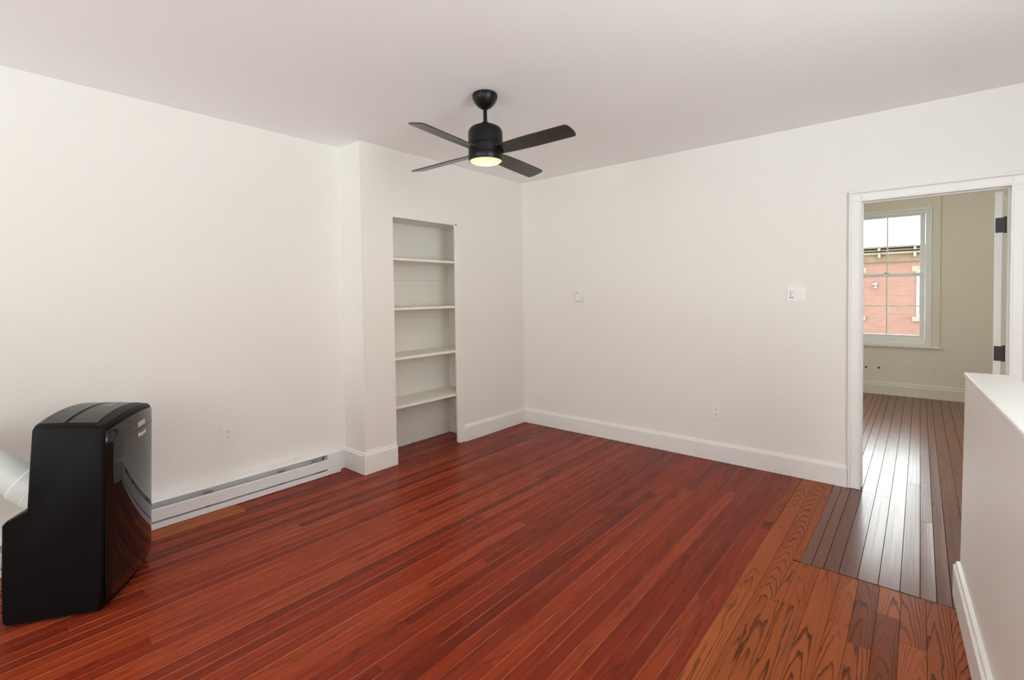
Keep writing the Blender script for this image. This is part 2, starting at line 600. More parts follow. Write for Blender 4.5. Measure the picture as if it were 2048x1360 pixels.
# ------------------------------------------------------------------ room shell
H = 2.6
D1 = 0.2876     # depth of the recess of the left wall
YJ = -1.9976    # where the wall steps forward
X_NB = -0.375   # back of the niche
wl = MB()
wl.box(-0.55, -D1, -7.4, YJ, 0, H)                    # recessed part
struct(wl.build('wall_left', M_WALL))
wl = MB()
wl.box(-0.55, 0.0, YJ, -1.70, 0, H)                   # step and pier left of the niche
wl.box(-0.55, X_NB, -1.70, -0.70, 0, H)               # behind the niche
wl.box(X_NB, 0.0, -1.70, -0.96, 2.062, H)             # above the niche
wl.box(X_NB, 0.0, -0.96, -0.765, 2.062, H)
wl.box(-0.02, 0.0, -0.985, -0.765, 0, 2.062)          # thin return right of the opening
wl.box(X_NB, 0.0, -0.765, 0.13, 0, H)                 # wall up to the corner
struct(wl.build('wall_pier', M_WALL))
# niche back boards (three panels with fine steps between them)
nb = MB()
nb.box(X_NB, X_NB + 0.012, -1.70, -0.765, 1.545, 2.062)
nb.box(X_NB, X_NB + 0.008, -1.70, -0.765, 1.19, 1.541)
nb.box(X_NB, X_NB + 0.012, -1.70, -0.765, 0.80, 1.186)
nb.box(X_NB, X_NB + 0.008, -1.70, -0.765, 0.0, 0.80)
struct(nb.build('wall_niche', M_SHELF))
# liner of the niche opening
ln_ = MB()
ln_.box(-0.018, 0.004, -1.003, -0.985, 0.012, 2.062)
ln_.box(-0.018, 0.004, -1.70, -0.985, 2.046, 2.064)
ln_.box(-0.012, 0.006, -0.985, -0.962, 0.006, 2.064)
ln_.box(0.0, 0.0035, -0.962, -0.928, 0.0, 2.073)
struct(ln_.build('trim_1', M_SHELF, bevel=0.0015))

# wall with the doorway
DX0, DX1, DZ = 3.004, 3.737, 2.012
wb = MB()
wb.box(X_NB, DX0 - 0.015, 0.0, 0.13, 0, H)
wb.box(DX1 + 0.015, 5.0, 0.0, 0.13, 0, H)
wb.box(DX0 - 0.015, DX1 + 0.015, 0.0, 0.13, DZ + 0.015, H)
struct(wb.build('wall_back', M_WALL))
# rear wall with two assumed window openings, right wall with an added one
wr = MB()
x = -0.55
for a, b in REAR:
    wr.box(x, a, RY - 0.15, RY, 0, H)
    wr.box(a, b, RY - 0.15, RY, 0, RZ0)
    wr.box(a, b, RY - 0.15, RY, RZ1, H)
    x = b
wr.box(x, 5.0, RY - 0.15, RY, 0, H)
struct(wr.build('wall_rear', M_WALL))
wx = MB()
y_ = RY
for a, b in SIDE:
    wx.box(4.85, 5.0, y_, a, 0, H)
    wx.box(4.85, 5.0, a, b, 0, RZ0)
    wx.box(4.85, 5.0, a, b, RZ1, H)
    y_ = b
wx.box(4.85, 5.0, y_, 0.0, 0, H)
struct(wx.build('wall_right', M_WALL))
for i, (a, b) in enumerate(REAR):  # frames for the assumed, unseen rear windows
    wf = MB()
    t = 0.05
    wf.box(a, a + t, RY - 0.10, RY - 0.05, RZ0, RZ1)
    wf.box(b - t, b, RY - 0.10, RY - 0.05, RZ0, RZ1)
    wf.box(a + t, b - t, RY - 0.10, RY - 0.05, RZ0, RZ0 + t)
    wf.box(a + t, b - t, RY - 0.10, RY - 0.05, RZ1 - t, RZ1)
    wf.box(a + t, b - t, RY - 0.10, RY - 0.05, (RZ0 + RZ1) / 2 - 0.025, (RZ0 + RZ1) / 2 + 0.025)
    struct(wf.build('window_%d' % (i + 2), M_VINYL))
ce = MB()
ce.box(-0.55, 5.0, RY - 0.15, 0.13, H, H + 0.12)
struct(ce.build('ceiling', M_CEIL))

# far room
FY = 4.0
WX0, WX1, WZ0, WZ1 = 2.53, 3.43, 0.668, 2.44
wf = MB()
FA, FB = FARX[0]
wf.box(0.8, FA, FY, FY + 0.2, 0, H)
wf.box(FB, WX0, FY, FY + 0.2, 0, H)
wf.box(FA, FB, FY, FY + 0.2, 0, WZ0)
wf.box(FA, FB, FY, FY + 0.2, WZ1, H)
wf.box(WX1, 4.4, FY, FY + 0.2, 0, H)
wf.box(WX0, WX1, FY, FY + 0.2, 0, WZ0)
wf.box(WX0, WX1, FY, FY + 0.2, WZ1, H)
struct(wf.build('wall_far', M_FAR))
wf = MB()
wf.box(4.25, 4.4, 0.13, FY, 0, H)
struct(wf.build('wall_far_right', M_FAR))
wf = MB()
y_ = 0.13
for a, b in FARY:
    wf.box(0.8, 0.95, y_, a, 0, H)
    wf.box(0.8, 0.95, a, b, 0, WZ0)
    wf.box(0.8, 0.95, a, b, WZ1, H)
    y_ = b
wf.box(0.8, 0.95, y_, FY, 0, H)
struct(wf.build('wall_far_left', M_FAR))
ce = MB()
ce.box(0.8, 4.4, 0.13, FY + 0.2, H, H + 0.12)
struct(ce.build('ceiling_far', M_CEIL))

# ------------------------------------------------------------------ baseboards
BB = [(0, 0), (0.022, 0), (0.022, 0.132), (0.015, 0.137), (0.013, 0.149), (0.009, 0.152), (0, 0.152)]
BBJ = [(0, 0), (0.022, 0), (0.022, 0.146), (0.015, 0.151), (0.013, 0.163), (0.009, 0.166), (0, 0.166)]


def baseboard(name, runs, mat=M_TRIM):
    m = MB()
    for A, B, n, pr in runs:
        m.prism(pr, (*A, 0.002), (*B, 0.002), (*n, 0), (0, 0, 1))
    return struct(m.build(name, mat))


t = 0.022
baseboard('baseboard_back', [((0, 0), (2.933, 0), (0, -1), BB)])
baseboard('baseboard_niche_wall', [((0, -0.922), (0, -t), (1, 0), BB)])
baseboard('baseboard_pier', [((0, YJ - t), (0, -1.705), (1, 0), BBJ), ((-D1 + t, YJ), (0, YJ), (0, -1), BBJ)])
baseboard('baseboard_left', [((-D1, -2.2), (-D1, YJ), (1, 0), BBJ)])
BN = [(0, 0), (0.012, 0), (0.012, 0.15), (0.006, 0.155), (0, 0.155)]
baseboard('baseboard_niche', [((X_NB + 0.008, -1.70), (X_NB + 0.008, -0.765), (1, 0), BN), ((X_NB + 0.02, -0.765), (-0.021, -0.765), (0, -1), BN)], M_SHELF)
BF = [(0, 0), (0.022, 0), (0.022, 0.125), (0.014, 0.132), (0.012, 0.158), (0.006, 0.165), (0, 0.165)]
baseboard('baseboard_far', [((0.95, FY), (4.25, FY), (0, -1), BF)], M_FAR)

# ------------------------------------------------------------------ door casing, jamb, door
CW = 0.074
CP = [(0, 0), (0, 0.026), (0.012, 0.028), (0.016, 0.020), (0.022, 0.016), (0.062, 0.016), (0.066, 0.019), (0.072, 0.019), (CW, 0.015), (CW, 0)]
cz = MB()
# left leg, right leg, head: profile x runs from outer edge to the opening
cz.prism(CP, (DX0 - CW + 0.006, 0, 0.004), (DX0 - CW + 0.006, 0, DZ + CW - 0.006), (1, 0, 0), (0, -1, 0))
cz.prism(CP, (DX1 + CW - 0.006, 0, 0.004), (DX1 + CW - 0.006, 0, DZ + CW - 0.006), (-1, 0, 0), (0, -1, 0))
cz.prism(CP, (DX0 - CW + 0.018, -0.0002, DZ + CW - 0.006), (DX1 + CW - 0.018, -0.0002, DZ + CW - 0.006), (0, 0, -1), (0, -1, 0))
struct(cz.build('trim_2', M_TRIM))
jb = MB()
jb.box(DX0 - 0.015, DX0, 0.0, 0.13, 0.004, DZ + 0.015)
jb.box(DX1, DX1 + 0.015, 0.0, 0.13, 0.004, DZ + 0.015)
jb.box(DX0, DX1, 0.0, 0.13, DZ, DZ + 0.015)
jb.box(DX0, DX0 + 0.011, 0.05, 0.085, 0.004, DZ)          # stops
jb.box(DX1 - 0.011, DX1, 0.05, 0.085, 0.004, DZ)
jb.box(DX0 + 0.011, DX1 - 0.011, 0.05, 0.085, DZ - 0.011, DZ)
struct(jb.build('trim_3', M_TRIM, bevel=0.001))
DHX, DHY = 3.708, 0.136       # hinge corner of the open door
door = MB()
door.box(-0.035, 0.0, 0.0, 0.715, 0.012, 1.998)
dob = door.build('door_1', M_DOOR, bevel=0.002)
dob.location = (DHX, DHY, 0)
dob.rotation_euler = (0, 0, math.radians(-8.5))
struct(dob, 'white interior door standing open into the far room, seen on its hinge edge')
for zc in (1.79, 0.99):
    hg = MB()
    hg.box(-0.031, 0.0, -0.0030, 0.0005, zc - 0.046, zc + 0.046)
    hg.box(0.0, 0.013, -0.0030, 0.0, zc - 0.047, zc + 0.047)
    hg.tube([(0.0125, 0.003, zc - 0.05), (0.0125, 0.003, zc + 0.052)], 0.0065, 12)
    hb = hg.build('hinge', M_HINGE, dob)
    hb['label'] = 'black hinge'

# ------------------------------------------------------------------ far window
win = bpy.data.objects.new('window_1', None)
COL.objects.link(win)
win.location = (2.98, FY, WZ0)
struct(win, 'white double hung window in the far room looking at the brick house')
OFF = Vector((-2.98, -FY, -WZ0))


def wpart(m, name, mat, bevel=0.0, parent=win):
    for v in m.bm.verts:
        v.co += OFF
    return m.build(name, mat, parent, bevel=bevel)


cs = MB()       # flat wall-coloured casing
cs.box(WX1 - 0.002, 3.512, FY - 0.014, FY, WZ0 - 0.005, 2.565)
cs.box(2.448, WX0 + 0.002, FY - 0.014, FY, WZ0 - 0.005, 2.565)
cs.box(WX0 + 0.002, WX1 - 0.002, FY - 0.014, FY, WZ1 - 0.002, 2.565)
wpart(cs, 'casing', M_FAR, 0.002)
fr = MB()       # white frame set in the opening
for xa, xb in ((WX0, WX0 + 0.024), (WX1 - 0.024, WX1)):
    fr.box(xa, xb, FY - 0.022, FY + 0.16, WZ0, WZ1)
fr.box(WX0 + 0.024, WX1 - 0.024, FY - 0.022, FY + 0.16, WZ1 - 0.024, WZ1)
fr.box(WX0 + 0.024, WX1 - 0.024, FY - 0.022, FY + 0.16, WZ0, WZ0 + 0.022)
for xa, xb in ((WX0 + 0.024, WX0 + 0.062), (WX1 - 0.062, WX1 - 0.024)):
    fr.box(xa, xb, FY + 0.018, FY + 0.15, WZ0 + 0.022, WZ1 - 0.024)
fr.box(WX0 + 0.062, WX1 - 0.062, FY + 0.018, FY + 0.15, WZ1 - 0.06, WZ1 - 0.024)
fr.box(WX0 + 0.062, WX1 - 0.062, FY + 0.018, FY + 0.15, WZ0 + 0.022, WZ0 + 0.075)
wpart(fr, 'frame', M_VINYL, 0.002)


def sash(y, z0, z1, gx0, gx1, gz0, gz1, ox0, ox1, mz):
    m = MB()
    m.box(ox0, gx0, y, y + 0.035, z0, z1)
    m.box(gx1, ox1, y, y + 0.035, z0, z1)
    m.box(gx0, gx1, y, y + 0.035, z0, gz0)
    m.box(gx0, gx1, y, y + 0.035, gz1, z1)
    s = wpart(m, 'sash', M_VINYL, 0.003)
    g = MB()
    g.box(gx0, gx1, y + 0.012, y + 0.016, gz0, gz1)
    wpart(g, 'pane', M_GLASS, parent=s)
    k = MB()
    cx = 2.979
    k.box(cx - 0.008, cx + 0.008, y + 0.006, y + 0.022, gz0, gz1)
    k.box(gx0, cx - 0.008, y + 0.006, y + 0.022, mz - 0.007, mz + 0.007)
    k.box(cx + 0.008, gx1, y + 0.006, y + 0.022, mz - 0.007, mz + 0.007)
    wpart(k, 'muntins', M_VINYL, parent=s)
    return s


sash(FY + 0.095, 1.578, 2.392, 2.640, 3.314, 1.615, 2.357, 2.593, 3.367, 1.975)
sl = sash(FY + 0.045, 0.742, 1.612, 2.640, 3.316, 0.803, 1.571, 2.596, 3.364, 1.183)
lk = MB()
lk.box(2.945, 3.005, FY + 0.05, FY + 0.078, 1.612, 1.622)
lk.tube([(2.975, FY + 0.062, 1.622), (2.955, FY + 0.055, 1.633)], 0.006, 8)
wpart(lk, 'lock', M_ALMOND, parent=sl)
si = MB()
si.box(2.42, 3.53, FY - 0.045, FY, WZ0 - 0.022, WZ0 - 0.003)
wpart(si, 'sill', M_VINYL, 0.004)

# ------------------------------------------------------------------ half wall on the right
KS = 0.045


def kx(x, y):
    return x + KS * (-1.2 - y)


KY0, KY1 = -7.15, -1.19
hw = MB()
v = hw.box(3.470, 3.60, KY0, KY1, 0.004, 1.004)
for p in hw.bm.verts:
    p.co.x = kx(p.co.x, p.co.y) + (0.012 * p.co.z - 0.004)
hwo = hw.build('wall_half', M_TRIM)
struct(hwo, 'white half wall with a flat cap on the right beside the stairs')
cp = MB()
cp.box(3.474, 3.632, KY0, KY1 + 0.014, 1.004, 1.024)
for p in cp.bm.verts:
    p.co.x = kx(p.co.x, p.co.y)
cp.build('cap', M_TRIM, hwo, bevel=0.005, segs=3)
kb = MB()
kbp = [(0, 0), (0.024, 0), (0.024, 0.138), (0.016, 0.144), (0.013, 0.157), (0, 0.160)]
kb.prism(kbp, (kx(3.468, KY0), KY0, 0.004), (kx(3.468, KY1 + 0.004), KY1 + 0.004, 0.004), (-1, 0, 0), (0, 0, 1))
struct(kb.build('baseboard_right', M_TRIM))

# ------------------------------------------------------------------ shelves in the niche
SH = ((1.695, 1.714, 'topmost white shelf board in the wall niche'),
      (1.277, 1.298, 'second white shelf from the top in the wall niche'),
      (0.858, 0.880, 'third white shelf from the top in the wall niche'),
      (0.448, 0.470, 'lowest white shelf in the wall niche, above the bare floor'))
for z0, z1, lab in SH:
    m = MB()
    m.box(X_NB + 0.0125, -0.022, -1.699, -0.766, z0, z1)
    tag(m.build('shelf', M_SHELF, bevel=0.0015), lab, 'shelf', 'built-in shelves in the wall niche')


# ------------------------------------------------------------------ outlets, switch, thermostat
def wall_frame(o, face):
    """local: x along the wall, z up, -y out of the wall"""
    o.rotation_euler = (0, 0, {'y-': 0, 'x+': HALF}[face])


def outlet(loc, face, label, mat=M_PLATE, pw=0.078, ph=0.118):
    o = empty('wall_outlet', loc, label, 'outlet', 'duplex wall outlets')
    wall_frame(o, face)
    m = MB()
    m.box(-pw / 2, pw / 2, -0.006, 0, -ph / 2, ph / 2)
    m.build('cover_plate', mat, o, bevel=0.003)
    for s in (1, -1):
        c = 0.0195 * s
        f = MB()
        pts = []
        for k in range(24):
            a = 2 * math.pi * k / 24
            pts.append((0.0170 * math.cos(a), max(-0.0140, min(0.0140, 0.0175 * math.sin(a)))))
        f.prism(pts, (0, -0.0055, c), (0, -0.0082, c), (1, 0, 0), (0, 0, 1))
        r = f.build('receptacle', mat, o)
        sm = MB()
        sm.box(-0.0078, -0.0055, -0.0086, -0.0080, c - 0.001, c + 0.0085)
        sm.box(0.0052, 0.0074, -0.0086, -0.0080, c + 0.000, c + 0.0075)
        pr = [(0.0028 * math.cos(2 * math.pi * k / 12), 0.0028 * math.sin(2 * math.pi * k / 12)) for k in range(12)]
        sm.prism(pr, (0, -0.0080, c - 0.0075), (0, -0.0086, c - 0.0075), (1, 0, 0), (0, 0, 1))
        q = sm.build('slots', M_SLOT, r)
        q['label'] = 'dark outlet slots'
    sc = MB()
    pr = [(0.003 * math.cos(2 * math.pi * k / 12), 0.003 * math.sin(2 * math.pi * k / 12)) for k in range(12)]
    sc.prism(pr, (0, -0.0058, 0), (0, -0.0070, 0), (1, 0, 0), (0, 0, 1))
    sc.build('screw', mat, o)
    return o


outlet((-D1, -2.879, 0.470), 'x+', 'white double outlet on the left wall above the heater', pw=0.080, ph=0.126)
outlet((2.038, 0, 0.404), 'y-', 'white double outlet low on the wall with the doorway', pw=0.078, ph=0.118)
outlet((3.441, FY, 0.367), 'y-', 'small outlet under the window in the far room', M_FAR, pw=0.072, ph=0.124)

th = empty('thermostat', (0.722, 0, 1.378), 'small white thermostat on the wall right of the corner', 'thermostat')
m = MB()
m.box(-0.048, 0.048, -0.012, 0, -0.060, 0.060)
m.build('back_plate', M_PLATE, th, bevel=0.004)
m = MB()
m.box(-0.040, 0.040, -0.028, -0.012, -0.056, 0.050)
hs = m.build('housing', M_PLATE, th, bevel=0.005)
m = MB()
m.box(-0.020, 0.004, -0.0288, -0.0278, 0.026, 0.034)
m.build('display', M_ALMOND, hs)
m = MB()
m.box(-0.022, 0.006, -0.030, -0.0278, 0.008, 0.018)
m.box(0.010, 0.028, -0.030, -0.0278, -0.044, 0.012)
m.build('button', M_PLATE, hs, bevel=0.001)

sw = empty('switch_plate', (2.6085, 0, 1.374), 'white double switch plate beside the doorway casing', 'light switch')
m = MB()
m.box(-0.059, 0.059, -0.006, 0, -0.056, 0.056)
m.build('cover_plate', M_PLATE, sw, bevel=0.003)
m = MB()
m.box(-0.042, -0.008, -0.010, -0.006, -0.036, 0.036)
fc = m.build('fan_control', M_PLATE, sw, bevel=0.0015)
for i, z in enumerate((0.024, 0.013, 0.003, -0.008)):
    m = MB()
    m.box(-0.036, -0.026, -0.0112, -0.0098, z - 0.0025, z + 0.0025)
    if i == 1:
        m.box(-0.020, -0.012, -0.0112, -0.0098, z - 0.004, z + 0.003)
    m.build('button', M_ALMOND, fc)['label'] = 'grey button mark'
m = MB()
m.box(-0.040, -0.010, -0.0125, -0.0098, -0.029, -0.020)
m.build('light_bar', M_ALMOND, fc, bevel=0.001)
m = MB()
m.prism([(-0.017, -0.033), (0.017, -0.033), (0.017, 0.033), (-0.017, 0.033)], (0.026, -0.006, 0), (0.026, -0.0095, 0), (1, 0, 0), (0, 0, 1))
m.build('rocker', M_PLATE, sw, bevel=0.0015)

# pipe holes in the far wall
for xx, zz, lab in ((2.762, 0.352, 'left of two dark pipe stubs in the far wall under the window'),
                    (2.902, 0.354, 'right of two dark pipe stubs in the far wall under the window')):
    m = MB()
    pr = [(0.0125 * math.cos(2 * math.pi * k / 20), 0.0125 * math.sin(2 * math.pi * k / 20)) for k in range(20)]
    m.prism(pr, (xx, FY + 0.004, zz), (xx, FY - 0.008, zz), (1, 0, 0), (0, 0, 1))
    tag(m.build('pipe_stub', M_PIPE, bevel=0.002), lab, 'pipe', 'pipe stubs in the far wall')

# ------------------------------------------------------------------ electric heater along the left wall
HY0, HY1 = -4.6, -2.088
HT = -D1 + 0.002
ht = empty('electric_heater', (HT, HY1, 0.004), 'long white electric heater along the foot of the left wall', 'heater')


def hpart(m, name, mat, bevel=0.0, parent=ht):
    for p in m.bm.verts:
        p.co -= Vector((HT, HY1, 0.004))
    return m.build(name, mat, parent, bevel=bevel)


HF = -0.2065
EC = -2.2     # start of the end box
m = MB()
m.prism([(0, 0.004), (0.004, 0.004), (0.004, 0.172), (0, 0.172)], (HT, HY0, 0), (HT, EC, 0), (1, 0, 0), (0, 0, 1))
hpart(m, 'back_panel', M_HEATIN)
m = MB()     # top hood sloping to the front lip
m.prism([(0, 0.178), (0.060, 0.176), (HF - HT, 0.168), (HF - HT, 0.163), (0.060, 0.170), (0, 0.172)], (HT, HY0, 0), (HT, EC, 0), (1, 0, 0), (0, 0, 1))
hpart(m, 'top_hood', M_HEAT, 0.001)
m = MB()     # front cover
d = HF - HT
m.prism([(d - 0.014, 0.126), (d - 0.003, 0.124), (d, 0.120), (d, 0.052), (d - 0.010, 0.049), (d - 0.010, 0.053), (d - 0.003, 0.056), (d - 0.003, 0.118), (d - 0.014, 0.122)],
        (HT, HY0, 0), (HT, EC, 0), (1, 0, 0), (0, 0, 1))
hpart(m, 'front_cover', M_HEAT)
m = MB()     # bottom rail
m.prism([(0.0, 0.004), (d, 0.004), (d, 0.038), (d - 0.004, 0.040), (d - 0.008, 0.030), (0.0, 0.008)], (HT, HY0, 0), (HT, EC, 0), (1, 0, 0), (0, 0, 1))
hpart(m, 'bottom_rail', M_HEAT)
m = MB()     # end box
m.prism([(0, 0.056), (d, 0.054), (d, 0.168), (0.06, 0.176), (0, 0.178)], (HT, EC, 0), (HT, HY1, 0), (1, 0, 0), (0, 0, 1))
m.prism([(0, 0.004), (d, 0.004), (d, 0.042), (d - 0.012, 0.054), (0, 0.054)], (HT, EC, 0), (HT, HY1, 0), (1, 0, 0), (0, 0, 1))
hpart(m, 'end_box', M_HEAT, 0.0015)
m = MB()     # heating fins and element behind the cover
m.box(HT + 0.012, HF - 0.018, HY0, EC - 0.08, 0.060, 0.112)
hpart(m, 'heating_element', M_HEATIN)
for yc in (-3.02, -2.545):
    m = MB()
    m.prism([(d - 0.030, 0.114), (d - 0.012, 0.114), (d - 0.012, 0.127), (d - 0.020, 0.138), (d - 0.030, 0.134)], (HT, yc - 0.022, 0), (HT, yc + 0.022, 0), (1, 0, 0), (0, 0, 1))
    hpart(m, 'bracket', M_BRKT)['label'] = 'dark grey bracket in the heater slot'
    m = MB()
    m.box(HF - 0.03, HF - 0.006, yc - 0.02, yc + 0.006, 0.042, 0.050)
    hpart(m, 'clip', M_BRKT)['label'] = 'dark clip under the front cover'
m = MB()
m.tube([(HF - 0.010, -2.33, 0.128), (HF - 0.012, -2.29, 0.146), (HF - 0.012, -2.255, 0.154), (HF - 0.012, -2.24, 0.146), (HF - 0.012, -2.25, 0.130), (HF - 0.012, -2.285, 0.130),
        (HF - 0.012, -2.33, 0.150)], 0.0016, 6)
hpart(m, 'wire', M_SLOT)['label'] = 'dark loop of wire in the heater slot'
m = MB()
m.box(HF - 0.04, HF - 0.012, -2.28, -2.206, 0.040, 0.052)
hpart(m, 'wiring_gap', M_BRKT)

# ------------------------------------------------------------------ portable air conditioner
AW = Vector((-0.83915, 0.54390, 0))
ACP = Vector((0.5485, -3.6850, 0))
# local frame: x = width (towards the wall), y = depth back, z up
ac = empty('portable_air_conditioner', ACP, 'tall black portable air conditioner standing by the left wall', 'air conditioner')
AD = Vector((-0.54390, -0.83915, 0))
mw = Matrix((AW, AD, Vector((0, 0, 1)))).transposed().to_4x4()
mw.translation = ACP
ac.matrix_world = mw
AWD = 0.492


def crown(x):
    t_ = (x / AWD) * 2 - 1
    return 0.030 * (1 - t_ * t_)


def bow(x):
    t_ = (x / AWD) * 2 - 1
    return -0.022 * (1 - t_ * t_)


def ac_loft(prof, xs, inset, top_fn, name, mat, front_bow=True, smooth=30, parent=ac):
    """side profile (depth, z, kind) lofted over the width; kind 't' follows the crown, 'f' the bow"""
    m = MB()
    rings = []
    for x_, s_ in zip(xs, inset):
        ring = []
        cy = sum(p[0] for p in prof) / len(prof)
        cz_ = sum(p[1] for p in prof) / len(prof)
        for p in prof:
            yy, zz = p[0], p[1]
            if 't' in p[2]:
                zz += crown(x_)
            if 'f' in p[2] and front_bow:
                yy += bow(x_)
            yy += (cy - yy) / max(abs(cy - yy), 0.05) * s_ if abs(cy - yy) > 0.03 else 0
            zz += (cz_ - zz) / max(abs(cz_ - zz), 0.05) * s_ if 't' in p[2] else 0
            ring.append(m.bm.verts.new((x_, yy, zz)))
        rings.append(ring)
    n = len(prof)
    fs = []
    for a, b_ in zip(rings, rings[1:]):
        for i in range(n):
            j = (i + 1) % n
            fs.append(m.bm.faces.new([a[i], a[j], b_[j], b_[i]]))
    fs.append(m.bm.faces.new(rings[0]))
    fs.append(m.bm.faces.new(rings[-1]))
    bmesh.ops.recalc_face_normals(m.bm, faces=fs)
    return m.build(name, mat, parent, smooth=smooth)


XS = [0, 0.004, 0.012, 0.024] + [0.024 + (AWD - 0.048) * k / 14 for k in range(1, 14)] + [AWD - 0.024, AWD - 0.012, AWD - 0.004, AWD]
INS = [0.012, 0.006, 0.002, 0] + [0] * 13 + [0, 0.002, 0.006, 0.012]
BODY = [(0.020, 0.014, 'f'), (0.012, 0.028, 'f'), (0.000, 0.20, 'f'), (-0.012, 0.50, 'f'), (-0.021, 0.800, 'f'), (-0.018, 0.822, 'ft'),
        (-0.008, 0.834, 'ft'), (0.02, 0.838, 'ft'), (0.115, 0.847, 't'), (0.225, 0.853, 't'), (0.240, 0.850, 't'), (0.247, 0.838, 't'),
        (0.262, 0.66, ''), (0.274, 0.505, ''), (0.280, 0.492, ''), (0.350, 0.455, ''), (0.362, 0.440, ''), (0.372, 0.20, ''), (0.374, 0.03, ''), (0.366, 0.014, '')]
ac_loft(BODY, XS, INS, None, 'body', M_ACBODY)
# gloss front panel, a thin bowed skin in front of the body
fp = MB()
cols_ = []
for k in range(25):
    x_ = 0.003 + (AWD - 0.004) * k / 24
    e = min(k, 24 - k)
    y_off = -0.006 + (0.004 if e == 0 else (0.001 if e == 1 else 0))
    ring = []
    for j in range(13):
        z_ = 0.055 + (0.812 + crown(x_) * 0.8 - 0.055) * j / 12
        yf = -0.022 * min(1, max(0, (z_ - 0.05) / 0.75)) + 0.004
        ring.append(fp.bm.verts.new((x_, yf + bow(x_) + y_off, z_)))
    cols_.append(ring)
for a, b_ in zip(cols_, cols_[1:]):
    for j in range(12):
        fp.bm.faces.new([a[j], b_[j], b_[j + 1], a[j + 1]])
bmesh.ops.recalc_face_normals(fp.bm, faces=fp.bm.faces[:])
front = fp.build('front_panel', M_ACFRONT, ac, smooth=50)
sd_ = front.modifiers.new('solid', 'SOLIDIFY')
sd_.thickness = 0.004
sd_.offset = 0
front['label'] = 'glossy black front panel reflecting the heater'


def on_front(x_, z_, out=0.0):
    yf = -0.022 * min(1, max(0, (z_ - 0.05) / 0.75)) + 0.004
    return (x_, yf + bow(x_) - 0.006 - 0.002 - out, z_)


def front_patch(x0, x1, z0, z1, name, mat, th_=0.0015, n=6, parent=front):
    m = MB()
    g = []
    for i in range(n + 1):
        x_ = x0 + (x1 - x0) * i / n
        g.append([m.bm.verts.new(on_front(x_, z, o)) for z, o in ((z0, -0.001), (z0, th_), (z1, th_), (z1, -0.001))])
    for a, b_ in zip(g, g[1:]):
        for j in range(4):
            m.bm.faces.new([a[j], a[(j + 1) % 4], b_[(j + 1) % 4], b_[j]])
    m.bm.faces.new(g[0])
    m.bm.faces.new(g[-1])
    bmesh.ops.recalc_face_normals(m.bm, faces=m.bm.faces[:])
    return m.build(name, mat, parent)


front_patch(0.252, 0.338, 0.763, 0.787, 'display', M_DISP)['label'] = 'beige display strip'
front_patch(0.13, 0.46, 0.7495, 0.7508, 'seam', M_ACDARK, 0.0006, 12)
# maker's lettering
tx = bpy.data.curves.new('lettering', 'FONT')
tx.body = 'Honeywell'
tx.size = 0.0275
tx.extrude = 0.0006
tx.offset = 0.0006
tx.align_x = 'CENTER'
to = bpy.data.objects.new('lettering', tx)
COL.objects.link(to)
bpy.context.view_layer.update()
dg = bpy.context.evaluated_depsgraph_get()
tme = bpy.data.meshes.new_from_object(to.evaluated_get(dg))
bpy.data.objects.remove(to)
for v_ in tme.vertices:
    # text reads from the outside of the panel: its x runs towards larger width
    x_ = 0.303 + v_.co.x * 0.80
    z_ = 0.714 + v_.co.y
    v_.co = Vector(on_front(x_, z_, 0.0006 + v_.co.z))
tme.materials.clear()
tme.materials.append(M_LOGO)
lo = bpy.data.objects.new('lettering', tme)
COL.objects.link(lo)
lo.parent = front
lo['label'] = 'small white lettering on the front panel'


def top_z(x_, y_):
    # height of the body top
    ys = [-0.008, 0.02, 0.115, 0.225]
    zs = [0.834, 0.838, 0.847, 0.853]
    for i in range(3):
        if y_ <= ys[i + 1]:
            f = (y_ - ys[i]) / (ys[i + 1] - ys[i])
            return zs[i] + (zs[i + 1] - zs[i]) * f + crown(x_)
    return zs[-1] + crown(x_)


def top_patch(x0, x1, y0, y1, name, mat, th_, n=14, parent=ac, sub=-0.002):
    m = MB()
    g = []
    for i in range(n + 1):
        x_ = x0 + (x1 - x0) * i / n
        g.append([m.bm.verts.new((x_, y, top_z(x_, y) + o)) for y, o in ((y0, sub), (y0, th_), (y1, th_), (y1, sub))])
    for a, b_ in zip(g, g[1:]):
        for j in range(4):
            m.bm.faces.new([a[j], a[(j + 1) % 4], b_[(j + 1) % 4], b_[j]])
    m.bm.faces.new(g[0])
    m.bm.faces.new(g[-1])
    bmesh.ops.recalc_face_normals(m.bm, faces=m.bm.faces[:])
    return m.build(name, mat, parent, smooth=40)


lv = top_patch(0.030, AWD - 0.03, 0.022, 0.128, 'top_louver', M_ACTOP, 0.003)
top_patch(0.030, AWD - 0.03, 0.142, 0.232, 'top_cover', M_ACTOP, 0.003)
top_patch(0.030, AWD - 0.03, 0.128, 0.142, 'louver_slot', M_ACDARK, 0.0006)
top_patch(0.005, AWD - 0.012, -0.002, 0.0215, 'front_recess', M_ACDARK, 0.0012)
st_ = top_patch(0.250, 0.345, 0.062, 0.090, 'sticker', M_STICK, 0.0042, parent=lv, sub=0.002)
st_['label'] = 'grey sticker on the louver'
# casters
for xc, yc in ((0.07, 0.07), (AWD - 0.07, 0.07), (0.07, 0.31), (AWD - 0.07, 0.31)):
    m = MB()
    m.tube([(xc - 0.012, yc, 0.0175), (xc + 0.012, yc, 0.0175)], 0.0145, 16)
    m.box(xc - 0.008, xc + 0.008, yc - 0.008, yc + 0.008, 0.010, 0.020)
    m.build('caster', M_ACDARK, ac)
